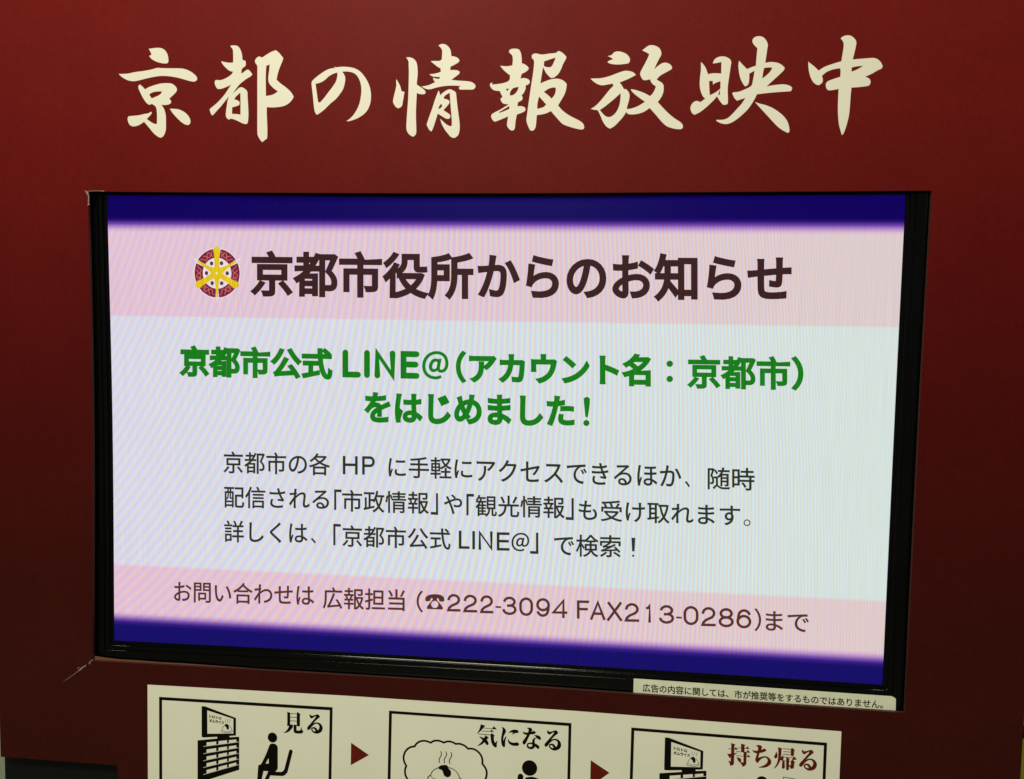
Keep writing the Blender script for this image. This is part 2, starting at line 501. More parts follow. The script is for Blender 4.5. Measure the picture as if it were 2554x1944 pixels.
D = {'arrows': ['-3388 -8354 -2898 -8660 -3395 -8974', '2961 -8377 3451 -8679 2961 -9091'],
 'board': '-13542 12739 13663 12206 13433 -7040 13436 -8114 13449 -11257 -9841 -12339 -9994 -9529 -10051 -9465 -13447 -9468',
 'cap_interest': ([['91 -7617 199 -7650 172 -7682 138 -7725 76 -7800 19 -7851 -18 -7880 24 -7821 63 -7730'], ['427 -7648 508 -7722 391 -7725'], ['368 -7743 432 -7799 337 -7795'], ['375 -7832 453 -7897 431 -7928 432 -7987 447 -8056 471 -8101 499 -8053 527 -8033 514 -8087 510 -8134 515 -8187 495 -8208 455 -8200 409 -8153 373 -8079 360 -7992 350 -7898'], ['213 -7908 300 -7961 268 -7986 246 -8029 281 -8068 294 -8114 288 -8150 259 -8160 230 -8142 195 -8082 133 -8143 64 -8183 1 -8205 58 -8154 115 -8091 143 -8036 102 -7998 52 -7954 107 -7959 171 -7987 193 -7956'], ['639 -7650 687 -7667 728 -7703 746 -7754 735 -7802 702 -7863 683 -7934 679 -8017 693 -8016 715 -7955 762 -7876 749 -7953 733 -8025 729 -8095 730 -8160 713 -8184 684 -8178 649 -8130 630 -8032 634 -7914 655 -7795 665 -7707'], ['821 -7799 860 -7752 905 -7720 962 -7703 1025 -7703 1065 -7721 1080 -7749 1066 -7773 1020 -7785 969 -7797 910 -7839 941 -7782 895 -7773'], ['821 -7969 836 -8006 865 -8033 916 -8053 979 -8053 1047 -8039 1082 -8059 1094 -8087 1077 -8118 1026 -8130 952 -8130 889 -8113 837 -8076 810 -8019 810 -7984'], ['1301 -7635 1361 -7622 1406 -7633 1435 -7669 1408 -7738 1464 -7705 1498 -7706 1527 -7745 1499 -7773 1437 -7789 1372 -7799 1353 -7853 1315 -7937 1277 -8028 1243 -8071 1221 -8081 1201 -8062 1189 -8028 1202 -7986 1246 -7919 1280 -7864 1304 -7812 1244 -7808 1210 -7781 1189 -7739 1232 -7756 1283 -7761 1329 -7752 1345 -7690 1336 -7659'], ['1486 -7826 1529 -7811 1585 -7814 1631 -7834 1660 -7873 1658 -7908 1641 -7929 1616 -7920 1570 -7891 1530 -7893 1508 -7918 1500 -7960 1504 -8006 1516 -8040 1561 -8055 1607 -8087 1628 -8126 1614 -8159 1595 -8172 1563 -8151 1517 -8108 1495 -8147 1450 -8182 1405 -8194 1353 -8180 1307 -8143 1301 -8096 1317 -8048 1368 -8024 1441 -8019 1446 -7963 1457 -7928 1490 -7893 1552 -7874 1529 -7844', '1329 -8088 1351 -8061 1391 -8052 1437 -8060 1448 -8083 1432 -8122 1392 -8137 1353 -8128'], ['1834 -7660 1852 -7683 1886 -7696 1940 -7686 2011 -7657 2047 -7649 2081 -7667 2103 -7702 2091 -7730 2050 -7764 1991 -7822 1920 -7913 1968 -7888 2028 -7875 2088 -7883 2143 -7915 2177 -7968 2189 -8016 2180 -8077 2147 -8128 2094 -8166 2028 -8183 1961 -8172 1906 -8133 1876 -8086 1880 -8050 1904 -8020 1952 -8009 2001 -8023 2031 -8051 2053 -8097 2086 -8060 2103 -8016 2102 -7967 2077 -7926 2034 -7905 1992 -7911 1951 -7935 1897 -7987 1856 -8051 1815 -8091 1794 -8098 1775 -8087 1763 -8052 1777 -8014 1830 -7949 1901 -7859 1966 -7776 1995 -7731 2009 -7693 1976 -7702 1929 -7735 1881 -7768 1850 -7753 1829 -7718 1822 -7682', '1908 -8054 1947 -8045 1977 -8073 1996 -8102 1991 -8126 1954 -8124 1918 -8102 1902 -8072']], [('155 -7712 402 -7716', 13.2), ('110 -7793 346 -7792', 14.2), ('28 -7882 353 -7882', 17.3)]),
 'cap_see': ([['-5147 -7621 -5067 -7649 -5068 -7968 -5007 -7973 -4986 -8011 -5001 -8048 -5044 -8105 -5092 -8156 -5159 -8194 -5250 -8215 -5207 -8185 -5159 -8137 -5119 -8080 -5095 -8012 -5095 -8000 -5134 -8006 -5147 -7991 -5140 -7919 -5140 -7666'], ['-4853 -7617 -4777 -7671 -4797 -7700 -4796 -7968 -4814 -7993 -4844 -8002 -4877 -7988 -4877 -7655'], ['-4965 -7976 -4890 -7968 -4893 -8119 -4875 -8125 -4790 -8118 -4766 -8074 -4754 -8013 -4742 -8090 -4709 -8121 -4709 -8148 -4733 -8183 -4784 -8196 -4875 -8199 -4935 -8188 -4962 -8154 -4966 -8088'], ['-4516 -7652 -4498 -7675 -4465 -7688 -4411 -7678 -4339 -7649 -4303 -7642 -4270 -7660 -4249 -7694 -4261 -7722 -4303 -7755 -4363 -7813 -4435 -7901 -4387 -7877 -4327 -7864 -4267 -7872 -4213 -7905 -4180 -7956 -4170 -8004 -4180 -8064 -4213 -8114 -4267 -8151 -4333 -8168 -4399 -8157 -4453 -8119 -4482 -8073 -4477 -8036 -4453 -8008 -4405 -7997 -4357 -8010 -4327 -8038 -4306 -8084 -4273 -8047 -4255 -8003 -4255 -7955 -4279 -7915 -4321 -7894 -4363 -7900 -4405 -7923 -4459 -7975 -4501 -8038 -4543 -8077 -4564 -8084 -4582 -8074 -4594 -8038 -4579 -8001 -4525 -7938 -4453 -7849 -4387 -7766 -4357 -7722 -4342 -7685 -4375 -7694 -4423 -7727 -4471 -7759 -4501 -7744 -4522 -7709 -4528 -7674', '-4450 -8041 -4411 -8032 -4381 -8060 -4363 -8089 -4369 -8112 -4405 -8110 -4441 -8088 -4456 -8059']], [('-5067 -7666 -4874 -7661', 16.8), ('-5067 -7765 -4874 -7760', 16.8), ('-5067 -7864 -4874 -7862', 16.8), ('-5068 -7972 -4874 -7970', 11.5)]),
 'cap_take': ([['6480 -7680 6592 -7706 6566 -7739 6567 -7941 6653 -7921 6577 -7975 6568 -8030 6570 -8172 6564 -8224 6527 -8256 6492 -8264 6475 -8242 6465 -8197 6428 -8148 6491 -8158 6492 -8035 6461 -8069 6403 -7967 6495 -7958 6495 -7807 6492 -7716'], ['6605 -7773 6653 -7838 6572 -7837'], ['6734 -7679 6840 -7700 6817 -7727 6819 -7881 6890 -7921 6870 -7951 6874 -8150 6868 -8208 6818 -8257 6784 -8263 6769 -8221 6724 -8164 6696 -8146 6667 -8103 6633 -8037 6698 -8052 6737 -8075 6746 -8108 6734 -8152 6788 -8168 6809 -8144 6803 -7899 6743 -7880'], ['6884 -7734 6940 -7795 6856 -7796'], ['6898 -7827 6962 -7892 6871 -7894'], ['6913 -7951 6969 -8010 6883 -8007'], ['7103 -7707 7137 -7685 7191 -7684 7234 -7701 7246 -7731 7222 -7804 7264 -7787 7301 -7767 7339 -7781 7359 -7806 7325 -7836 7262 -7864 7190 -7883 7176 -7952 7165 -8021 7223 -7989 7292 -7967 7356 -7962 7416 -7986 7466 -8034 7487 -8089 7476 -8152 7424 -8207 7351 -8247 7265 -8262 7179 -8262 7264 -8228 7338 -8185 7389 -8125 7403 -8067 7385 -8017 7347 -7994 7293 -8001 7236 -8039 7195 -8087 7164 -8141 7137 -8137 7109 -8099 7097 -8060 7116 -7985 7134 -7893 7080 -7888 7041 -7859 7010 -7813 7068 -7838 7148 -7832 7157 -7777 7150 -7732'], ['7603 -7820 7632 -7897 7631 -7948 7614 -7983 7585 -7997 7566 -7978 7559 -7942 7582 -7901'], ['7641 -7706 7741 -7730 7726 -7760 7724 -7862 7719 -7942 7718 -7970 7769 -7910 7785 -7977 7768 -8040 7707 -8033 7685 -8098 7650 -8168 7599 -8235 7558 -8266 7603 -8189 7637 -8101 7655 -7997 7658 -7867 7651 -7754'], ['7990 -7699 8051 -7751 8033 -7778 8034 -7880 7998 -7911 7965 -7890 7960 -7738'], ['8041 -7913 8107 -7985 8034 -8004 8018 -8022 8071 -8064 8048 -8094 8046 -8196 8016 -8230 7973 -8238 7950 -8186 7929 -8182 7927 -8154 7970 -8156 7972 -8060 7981 -8031 8011 -7972'], ['7763 -8029 7811 -8043 7823 -8218 7803 -8242 7782 -8247 7758 -8229'], ['7856 -7955 7940 -7983 7922 -8012 7923 -8245 7905 -8275 7884 -8276 7862 -8249'], ['8237 -7729 8256 -7752 8290 -7765 8344 -7755 8415 -7726 8451 -7719 8485 -7736 8508 -7771 8497 -7800 8456 -7833 8398 -7892 8329 -7982 8376 -7958 8436 -7944 8497 -7952 8552 -7985 8588 -8037 8600 -8085 8592 -8147 8561 -8198 8508 -8235 8442 -8252 8375 -8242 8319 -8203 8288 -8156 8292 -8120 8315 -8090 8363 -8079 8412 -8093 8443 -8121 8466 -8167 8498 -8129 8514 -8085 8512 -8036 8486 -7995 8443 -7974 8401 -7980 8360 -8005 8308 -8057 8268 -8121 8227 -8161 8206 -8169 8187 -8158 8174 -8122 8188 -8084 8240 -8019 8309 -7929 8372 -7845 8400 -7800 8414 -7763 8381 -7771 8334 -7805 8287 -7838 8256 -7823 8234 -7788 8226 -7752', '8319 -8124 8358 -8115 8390 -8143 8409 -8172 8404 -8196 8367 -8194 8330 -8172 8314 -8142']], [('6418 -7828 6593 -7827', 14.7), ('6646 -7790 6894 -7789', 13.7), ('6612 -7887 6897 -7887', 14.7), ('6618 -7995 6917 -7996', 13.7), ('7768 -7734 7965 -7736', 15.6), ('7776 -7807 7962 -7807', 15.6), ('7768 -7879 7965 -7880', 15.6), ('7781 -7949 8021 -7946', 13.6), ('7795 -8044 7982 -8048', 11.7)]),
 'chu': [['7718 9150 7755 9114 7852 9041 7966 8933 8087 9013 8271 9081 8479 9141 8496 9277 8516 9465 8507 9582 8440 9671 8501 9719 8604 9740 8687 9719 8759 9659 8801 9588 8800 9506 8772 9343 8737 9179 8872 9188 9079 9201 9218 9205 9312 9169 9384 9097 9427 9014 9402 8956 9323 8922 9188 8842 9040 8774 9123 8737 9168 8666 9152 8596 9107 8561 8946 8540 8737 8526 8726 8354 8720 8117 8706 7881 8658 7644 8607 7478 8567 7418 8535 7502 8481 7693 8452 7931 8442 8168 8442 8500 8319 8478 8214 8472 8166 8515 8144 8599 8171 8669 8263 8715 8470 8783 8472 8901 8462 8979 8323 8962 8162 8906 8048 8813 8071 8718 8055 8647 7987 8594 7916 8614 7830 8698 7766 8841 7732 8984', '8722 8991 8833 9017 8983 9029 8904 8976 8790 8919 8722 8897']],
 'cut': '-10554 6129 -5084 6090 507 6071 5801 6093 10679 6115 10651 684 10657 -6622 6416 -6593 708 -6535 -4887 -6530 -10665 -6556 -10542 112',
 'dots': [('green2', '2651 332', 78.7, 78.7), ('green', '4702 1883', 80.7, 80.7), ('green', '4713 1501', 80.7, 80.7), ('body3', '3919 -3050', 29.3, 29.3)],
 'ei': [['5208 9182 5258 9133 5321 9048 5386 8891 5506 8913 5698 8903 5694 9042 5694 9173 5570 9151 5491 9141 5508 9200 5554 9259 5637 9298 5733 9304 5817 9283 5891 9234 5924 9169 5913 9062 5895 8895 5873 8704 5861 8536 5877 8224 5842 8172 5771 8161 5708 8226 5612 8367 5550 8288 5456 8193 5339 8086 5221 7996 5102 7937 5040 7969 4996 8066 5003 8151 5057 8230 5140 8265 5226 8232 5337 8315 5269 8388 5217 8521 5195 8666 5200 8834 5214 9002', '5415 8730 5499 8734 5514 8642 5561 8680 5685 8724 5690 8551 5592 8468 5443 8391 5428 8543', '5681 8534 5681 8400 5640 8403'], ['6107 9195 6169 9129 6300 8996 6410 9042 6505 9071 6511 9218 6518 9361 6526 9484 6464 9540 6407 9624 6411 9695 6469 9746 6551 9761 6647 9738 6721 9665 6767 9558 6758 9475 6744 9333 6721 9136 6858 9153 7000 9134 7097 9089 7177 9017 7161 8958 7058 8853 6921 8724 6772 8583 6925 8609 7114 8626 7232 8617 7328 8582 7372 8539 7351 8480 7309 8461 7073 8448 6837 8432 6552 8402 6508 8300 6441 8181 6350 8050 6234 7932 6094 7813 5953 7730 5834 7707 5712 7733 5614 7789 5626 7811 5758 7809 5877 7844 5994 7946 6109 8077 6202 8184 6288 8322 6198 8292 6091 8257 6029 8318 5973 8427 6001 8455 6120 8466 6262 8519 6414 8600 6446 8719 6465 8838 6478 8957 6356 8888 6360 8792 6352 8673 6318 8614 6271 8590 6221 8651 6157 8771 6117 8915 6094 9083', '6697 9013 6791 9028 6893 9017 6842 8927 6751 8834 6663 8771 6677 8894'], ['6511 8221 6632 8179 6776 8141 6945 8067 7091 7970 7201 7873 7289 7753 7337 7609 7345 7513 7311 7484 7202 7538 7080 7623 6957 7744 6833 7877 6684 8035']],
 'emblem': ('-7154 4040', 622.8, 640.1),
 'frames': [['-8753 -7439 -3895 -7417 -3950 -11145 -8798 -11548', '-8668 -7525 -3974 -7504 -4033 -11062 -8711 -11449'], ['-2363 -7409 2445 -7426 2447 -10613 -2413 -11017', '-2284 -7487 2371 -7508 2368 -10533 -2334 -10922'], ['3975 -7439 8828 -7505 8836 -10082 3966 -10487', '4054 -7520 8753 -7584 8761 -10004 4042 -10394']],
 'ho': [['552 9535 590 9571 665 9582 766 9573 817 9530 849 9444 866 9322 868 9229 949 9198 1013 9148 1044 9103 1014 9050 927 8997 870 8971 841 8861 929 8870 1018 8849 1069 8804 1075 8755 1033 8711 975 8695 972 8609 935 8523 874 8443 905 8413 896 8351 851 8315 788 8286 777 8188 865 8192 942 8171 978 8129 974 8079 919 8043 768 7990 749 7897 733 7773 723 7662 698 7613 647 7601 583 7638 531 7713 530 7800 553 7948 439 7900 313 7852 224 7820 173 7853 126 7941 145 8002 221 8051 335 8104 460 8177 561 8240 434 8256 369 8321 356 8383 406 8419 367 8494 327 8569 226 8575 136 8621 84 8708 96 8757 146 8776 134 8724 299 8737 451 8764 539 8799 576 8848 580 8946 523 8984 421 9072 331 9176 495 9161 634 9179 645 9277 638 9387 604 9449 553 9486', '484 8616 567 8622 518 8554', '583 8454 594 8540 643 8613 706 8642 799 8660 783 8587 734 8514 659 8460', '315 8050 436 8118 577 8200 578 8128 437 8068 341 8037'], ['1109 9403 1146 9444 1221 9457 1309 9436 1397 9429 1546 9448 1696 9460 1770 9508 1845 9475 1921 9412 1967 9351 1937 9278 1888 9194 1841 9073 1781 8964 1683 8880 1603 8857 1544 8907 1467 8993 1397 9129 1379 9019 1357 8873 1340 8731 1434 8774 1583 8825 1733 8843 1834 8824 1922 8779 1986 8712 1976 8594 1941 8473 1869 8339 1784 8200 1874 8094 2001 7994 2152 7906 2304 7831 2405 7756 2437 7670 2421 7621 2359 7610 2233 7635 2057 7686 1906 7749 1803 7849 1701 7960 1611 8065 1499 8012 1374 7984 1261 7970 1255 7842 1241 7694 1204 7615 1154 7589 1103 7609 1051 7708 1008 7845 1025 8017 1054 8263 1087 8509 1120 8754 1154 8998 1174 9267 1122 9342', '1420 9263 1549 9305 1703 9351 1663 9247 1615 9150 1565 9121 1490 9123 1414 9153', '1426 8529 1538 8601 1637 8631 1718 8627 1719 8549 1691 8452 1623 8362 1541 8441', '1310 8420 1392 8333 1490 8226 1421 8160 1270 8120 1275 8260']],
 'hou': [['2970 9362 3061 9384 3121 9444 3194 9469 3305 9455 3429 9397 3500 9311 3509 9238 3472 9183 3386 9168 3239 9156 3091 9168 2992 9199 2971 9231 3027 9259 3108 9289 3038 9331'], ['2567 8834 2679 8833 2827 8838 3024 8883 3219 8953 3366 8999 3464 9002 3587 8971 3663 8902 3614 8874 3469 8804 3274 8729 3338 8648 3381 8574 3438 8562 3502 8488 3524 8403 3507 8281 3473 8160 3468 8087 3585 8105 3731 8157 3900 8259 3775 8346 3663 8430 3575 8511 3549 8565 3672 8541 3870 8471 4019 8391 4079 8456 4125 8540 4152 8624 4085 8666 4029 8735 4008 8795 3911 8773 3837 8786 3786 8859 3765 8932 3794 9016 3876 9172 3934 9291 3972 9387 3893 9436 3799 9481 3866 9533 3938 9585 4023 9602 4133 9576 4220 9514 4259 9418 4249 9346 4191 9238 4099 9028 4218 9130 4314 9178 4400 9175 4486 9132 4529 9064 4501 9016 4394 8958 4250 8876 4162 8786 4229 8744 4304 8694 4337 8621 4334 8488 4289 8368 4206 8248 4320 8126 4470 7978 4620 7856 4757 7769 4820 7696 4826 7635 4786 7599 4676 7600 4554 7626 4430 7676 4305 7786 4179 7933 4015 8110 3882 8021 3736 7974 3589 7959 3490 7977 3452 8022 3369 7893 3273 7784 3177 7688 3067 7623 2979 7677 2889 7801 2824 7948 2759 8071 2671 8084 2584 8102 2694 8169 2816 8290 2936 8435 3032 8555 3128 8651 3107 8705 2979 8682 2844 8667 2732 8701 2631 8768', '3305 8474 3304 8332 3276 8162 3206 8017 3121 7933 3023 7902 2923 7947 2808 8075 2942 8166 3136 8322']],
 'icons': [{'discs': [], 'fill': [['-7543 -7624 -7446 -7620 -6575 -7889 -6581 -8378 -6757 -8400 -6759 -8438 -6520 -8406 -6488 -8414 -6493 -9327 -7335 -9656 -7680 -9799 -7668 -8586 -7549 -8567 -7109 -8496 -7108 -8450 -7496 -8494 -7551 -8481']], 'grey': [('-6862 -7917 -6853 -7946 -6868 -7978 -6881 -8005 -6874 -8030', 7.6), ('-6800 -7919 -6791 -7948 -6805 -7980 -6819 -8007 -6811 -8032', 7.6), ('-6738 -7924 -6730 -7953 -6744 -7985 -6757 -8012 -6750 -8037', 7.6), ('-6980 -8273 -6956 -8227 -6949 -8174 -6916 -8127 -6870 -8098', 9.7), ('-6798 -8093 -6733 -8128 -6701 -8183 -6676 -8253', 9.7), ('-6980 -8260 -6985 -8287 -6944 -8306 -6852 -8312 -6761 -8304 -6695 -8280 -6674 -8253', 11.9), ('-6956 -8233 -6904 -8268 -6826 -8276 -6747 -8264 -6695 -8222', 7.6)], 'greyink': False, 'light': ['-7381 -7726 -6647 -7916 -6650 -8322 -7383 -8378', '-7408 -8624 -7136 -8578 -7136 -8664 -7408 -8717', '-7070 -8565 -6830 -8523 -6831 -8604 -7071 -8651', '-6775 -8518 -6566 -8482 -6567 -8552 -6776 -8593', '-7501 -8738 -6501 -8541 -6501 -8553 -7501 -8750', '-7409 -8821 -7137 -8764 -7138 -8850 -7410 -8915', '-7071 -8748 -6831 -8696 -6832 -8777 -7072 -8834', '-6776 -8688 -6567 -8644 -6568 -8713 -6777 -8763', '-7503 -8940 -6502 -8700 -6502 -8712 -7503 -8951', '-7411 -9016 -7138 -8947 -7139 -9033 -7412 -9110', '-7073 -8929 -6833 -8866 -6833 -8946 -7073 -9014', '-6778 -8856 -6568 -8802 -6569 -8872 -6778 -8931', '-7504 -9139 -6503 -8856 -6503 -8867 -7504 -9150', '-7413 -9205 -7140 -9128 -7141 -9214 -7414 -9299', '-7074 -9107 -6834 -9038 -6834 -9118 -7075 -9193', '-6779 -9026 -6569 -8965 -6570 -9035 -6779 -9101', '-7506 -9330 -6504 -9018 -6504 -9029 -7506 -9342', '-7414 -9397 -7141 -9309 -7142 -9395 -7415 -9491', '-7076 -9286 -6835 -9206 -6836 -9287 -7076 -9372', '-6780 -9192 -6570 -9123 -6571 -9194 -6780 -9267', '-7508 -9526 -6505 -9173 -6505 -9185 -7508 -9538'], 'name': 'cabinet_pictogram', 'smooth': False, 'strokes': [], 'text': [('トロトロ', '-7319 -7835 -7320 -7922 -6986 -7888 -6987 -7960', 0.0002), ('オムライス', '-7324 -7957 -7325 -8045 -6909 -7997 -6909 -8077', 0.0002)], 'top': ['-6890 -8119 -6874 -8079 -6837 -8057 -6805 -8068 -6779 -8111 -6770 -8162 -6780 -8208 -6806 -8220 -6836 -8193 -6844 -8154']}, {'discs': [], 'fill': [['4831 -7644 4928 -7643 5803 -7932 5804 -8417 5628 -8435 5627 -8472 5866 -8447 5898 -8456 5905 -9362 5066 -9668 4723 -9801 4719 -8597 4837 -8581 5277 -8521 5277 -8476 4890 -8509 4834 -8495']], 'grey': [('5516 -7953 5526 -7982 5512 -8013 5499 -8039 5507 -8064', 7.6), ('5579 -7956 5589 -7985 5574 -8017 5561 -8043 5569 -8068', 7.6), ('5641 -7963 5650 -7992 5636 -8023 5623 -8049 5631 -8075', 7.6), ('5403 -8303 5427 -8258 5433 -8206 5465 -8160 5511 -8132', 9.7), ('5583 -8129 5648 -8165 5681 -8221 5708 -8291', 9.7), ('5403 -8291 5398 -8317 5440 -8337 5532 -8346 5623 -8339 5689 -8317 5709 -8291', 11.9), ('5427 -8264 5479 -8300 5558 -8310 5636 -8300 5688 -8259', 7.6)], 'greyink': False, 'light': ['4994 -7749 5732 -7957 5735 -8360 5001 -8398', '4980 -8641 5252 -8602 5252 -8687 4980 -8734', '5317 -8591 5557 -8556 5557 -8635 5318 -8676', '5612 -8552 5820 -8521 5821 -8590 5612 -8626', '4888 -8752 5886 -8582 5886 -8593 4888 -8764', '4980 -8837 5252 -8787 5253 -8872 4981 -8930', '5318 -8773 5558 -8727 5558 -8807 5319 -8858', '5613 -8721 5822 -8682 5822 -8751 5613 -8796', '4889 -8952 5887 -8740 5887 -8751 4889 -8964', '4981 -9031 5253 -8969 5254 -9054 4982 -9124', '5319 -8952 5559 -8896 5559 -8976 5319 -9037', '5614 -8887 5823 -8839 5823 -8908 5614 -8962', '4889 -9150 5888 -8894 5888 -8906 4890 -9162', '4982 -9218 5254 -9148 5255 -9234 4982 -9311', '5320 -9130 5560 -9066 5560 -9146 5320 -9215', '5615 -9056 5824 -9001 5824 -9071 5615 -9131', '4890 -9340 5889 -9055 5890 -9066 4890 -9352', '4983 -9409 5255 -9328 5256 -9413 4983 -9502', '5321 -9307 5561 -9234 5561 -9314 5321 -9392', '5616 -9221 5825 -9158 5825 -9228 5616 -9296', '4891 -9535 5891 -9209 5891 -9221 4891 -9546'], 'name': 'cabinet_pictogram', 'smooth': False, 'strokes': [], 'text': [('トロトロ', '5058 -7859 5058 -7945 5392 -7920 5392 -7992', 0.0002), ('オムライス', '5054 -7980 5055 -8068 5471 -8031 5472 -8111', 0.0002)], 'top': ['5491 -8152 5507 -8113 5543 -8092 5576 -8104 5603 -8148 5612 -8198 5603 -8244 5577 -8255 5547 -8227 5537 -8189']}, {'discs': [('-5557 -8362', 132.8, 139.8)], 'fill': [['-5616 -8542 -5555 -8526 -5477 -8538 -5427 -8584 -5410 -8649 -5411 -8905 -5412 -9183 -5429 -9251 -5485 -9305 -5334 -9302 -5278 -9279 -5234 -9226 -5205 -9124 -5099 -8711 -5077 -8670 -5049 -8659 -5016 -8668 -4997 -8709 -5005 -8754 -5128 -9251 -5156 -9320 -5223 -9386 -5301 -9414 -5619 -9421 -5783 -9825 -5951 -9838 -5782 -9539 -5680 -9309 -5809 -9310 -5860 -9545 -5906 -9834 -6030 -9843 -5989 -9555 -5960 -9201 -5937 -9149 -5875 -9114 -5746 -8851 -5655 -8611', '-5668 -8940 -5663 -9090 -5752 -9102']], 'name': 'seated_figure_pictogram', 'smooth': True, 'strokes': []}, {'discs': [('1384 -8703', 199.5, 209.9)], 'fill': [['1274 -8974 1356 -8948 1465 -8935 1552 -8954 1629 -8984 1696 -9078 1722 -9302 1281 -9335']], 'name': 'thinking_figure_pictogram', 'smooth': True, 'strokes': [('1151 -8947 1144 -9052 1131 -9233', 149.1)]}, {'discs': [], 'fill': [['-1034 -8873 -992 -8821 -919 -8791 -822 -8780 -774 -8805 -755 -8865 -700 -8923 -683 -8990 -698 -9065 -746 -9106 -807 -9111 -862 -9077 -893 -9018 -912 -8957 -948 -8923 -1003 -8908']], 'name': 'thought_cloud_pictogram', 'smooth': True, 'strokes': [('-1768 -9344 -1854 -9246 -1910 -9143 -1923 -9032 -1912 -8944 -1884 -8886', 52.4), ('-1884 -8886 -1937 -8796 -1963 -8699 -1960 -8612 -1921 -8497 -1849 -8405 -1751 -8349 -1669 -8337', 52.4), ('-1669 -8337 -1618 -8253 -1533 -8191 -1436 -8164 -1339 -8169 -1235 -8205', 52.4), ('-1235 -8205 -1169 -8154 -1084 -8132 -987 -8138 -890 -8178', 52.4), ('-890 -8178 -817 -8145 -745 -8133 -648 -8148 -569 -8192', 52.4), ('-569 -8192 -479 -8176 -382 -8198 -309 -8236 -240 -8298', 52.4), ('-240 -8298 -152 -8286 -56 -8304 41 -8371 114 -8464 146 -8572 141 -8677', 52.4), ('141 -8677 215 -8764 262 -8871 260 -8982 237 -9082 173 -9198', 52.4), ('-966 -8423 -942 -8483 -956 -8540 -994 -8605 -1012 -8661 -995 -8728', 23.0), ('-830 -8420 -806 -8480 -820 -8536 -858 -8601 -876 -8658 -859 -8725', 23.0), ('-693 -8429 -670 -8489 -683 -8545 -721 -8610 -739 -8666 -722 -8733', 23.0), ('-1230 -9105 -1209 -9016 -1149 -8938 -1034 -8871', 19.9), ('-767 -8842 -640 -8869 -542 -8942 -481 -9024 -458 -9103', 19.9), ('-1232 -9092 -1293 -9128 -1309 -9179 -1255 -9256', 25.1), ('-1235 -9099 -1195 -9152 -1085 -9193 -854 -9226', 14.7), ('-465 -9100 -407 -9130 -370 -9189', 25.1)]}, {'discs': [('7279 -8637', 149.8, 149.8)], 'fill': [], 'name': 'reader_pictogram', 'smooth': True, 'strokes': [('7788 -8693 7802 -8470', 17.9), ('7802 -8470 8123 -8506 8251 -8520', 17.9)]}],
 'jo': [['-2282 8894 -2242 8826 -2183 8714 -2148 8591 -2073 8579 -2089 8490 -2111 8356 -2133 8245 -2180 8196 -2238 8179 -2296 8213 -2343 8281 -2367 8348 -2345 8471 -2311 8605 -2284 8738 -2289 8827'], ['-2040 9419 -1957 9422 -1864 9393 -1795 9330 -1759 9241 -1742 9085 -1745 8952 -1758 8841 -1762 8753 -1673 8696 -1580 8628 -1534 8571 -1545 8527 -1602 8512 -1695 8523 -1760 8548 -1768 8352 -1777 8129 -1775 7906 -1764 7637 -1774 7536 -1837 7474 -1871 7481 -1942 7527 -2000 7606 -2020 7707 -2014 7863 -1998 8132 -1979 8399 -1970 8711 -1966 9045 -1972 9222 -1980 9333'], ['-1218 9690 -1177 9721 -1108 9730 -1028 9709 -947 9635 -907 9546 -894 9429 -830 9423 -750 9395 -704 9355 -687 9322 -714 9278 -805 9224 -912 9175 -918 9094 -826 9092 -735 9082 -677 9046 -688 9002 -756 8948 -886 8857 -755 8837 -594 8824 -434 8808 -343 8776 -285 8720 -277 8676 -318 8621 -386 8609 -523 8613 -660 8615 -695 8648 -689 8675 -643 8699 -776 8712 -937 8714 -1120 8699 -1281 8668 -1396 8636 -1477 8633 -1558 8656 -1639 8706 -1535 8716 -1420 8748 -1294 8806 -1341 8868 -1346 8917 -1272 8889 -1191 8882 -1173 8928 -1284 8934 -1376 8953 -1446 9001 -1353 9006 -1239 9026 -1154 9054 -1164 9142 -1217 9165 -1310 9233 -1414 9319 -1311 9322 -1196 9319 -1134 9352 -1128 9451 -1125 9561 -1153 9628'], ['-1207 8600 -1183 8556 -1168 8478 -1095 8543 -1004 8602 -924 8625 -855 8602 -774 8550 -755 8450 -737 8295 -712 8117 -682 7916 -661 7738 -671 7582 -704 7494 -761 7450 -807 7432 -888 7462 -958 7540 -1040 7642 -1122 7787 -1158 7910 -1088 7843 -995 7764 -914 7725 -865 7725 -862 7852 -883 8074 -904 8297 -923 8541 -1003 8498 -1060 8454 -1076 8399 -1002 8382 -944 8353 -925 8308 -954 8253 -1079 8117 -998 8064 -917 8008 -900 7952 -927 7908 -996 7904 -1089 7954 -1221 8034 -1250 7945 -1284 7834 -1329 7700 -1374 7598 -1432 7634 -1498 7758 -1480 7836 -1435 7969 -1368 8147 -1312 8324 -1256 8479', '-1139 8277 -1110 8228 -1138 8177 -1206 8145 -1195 8200']],
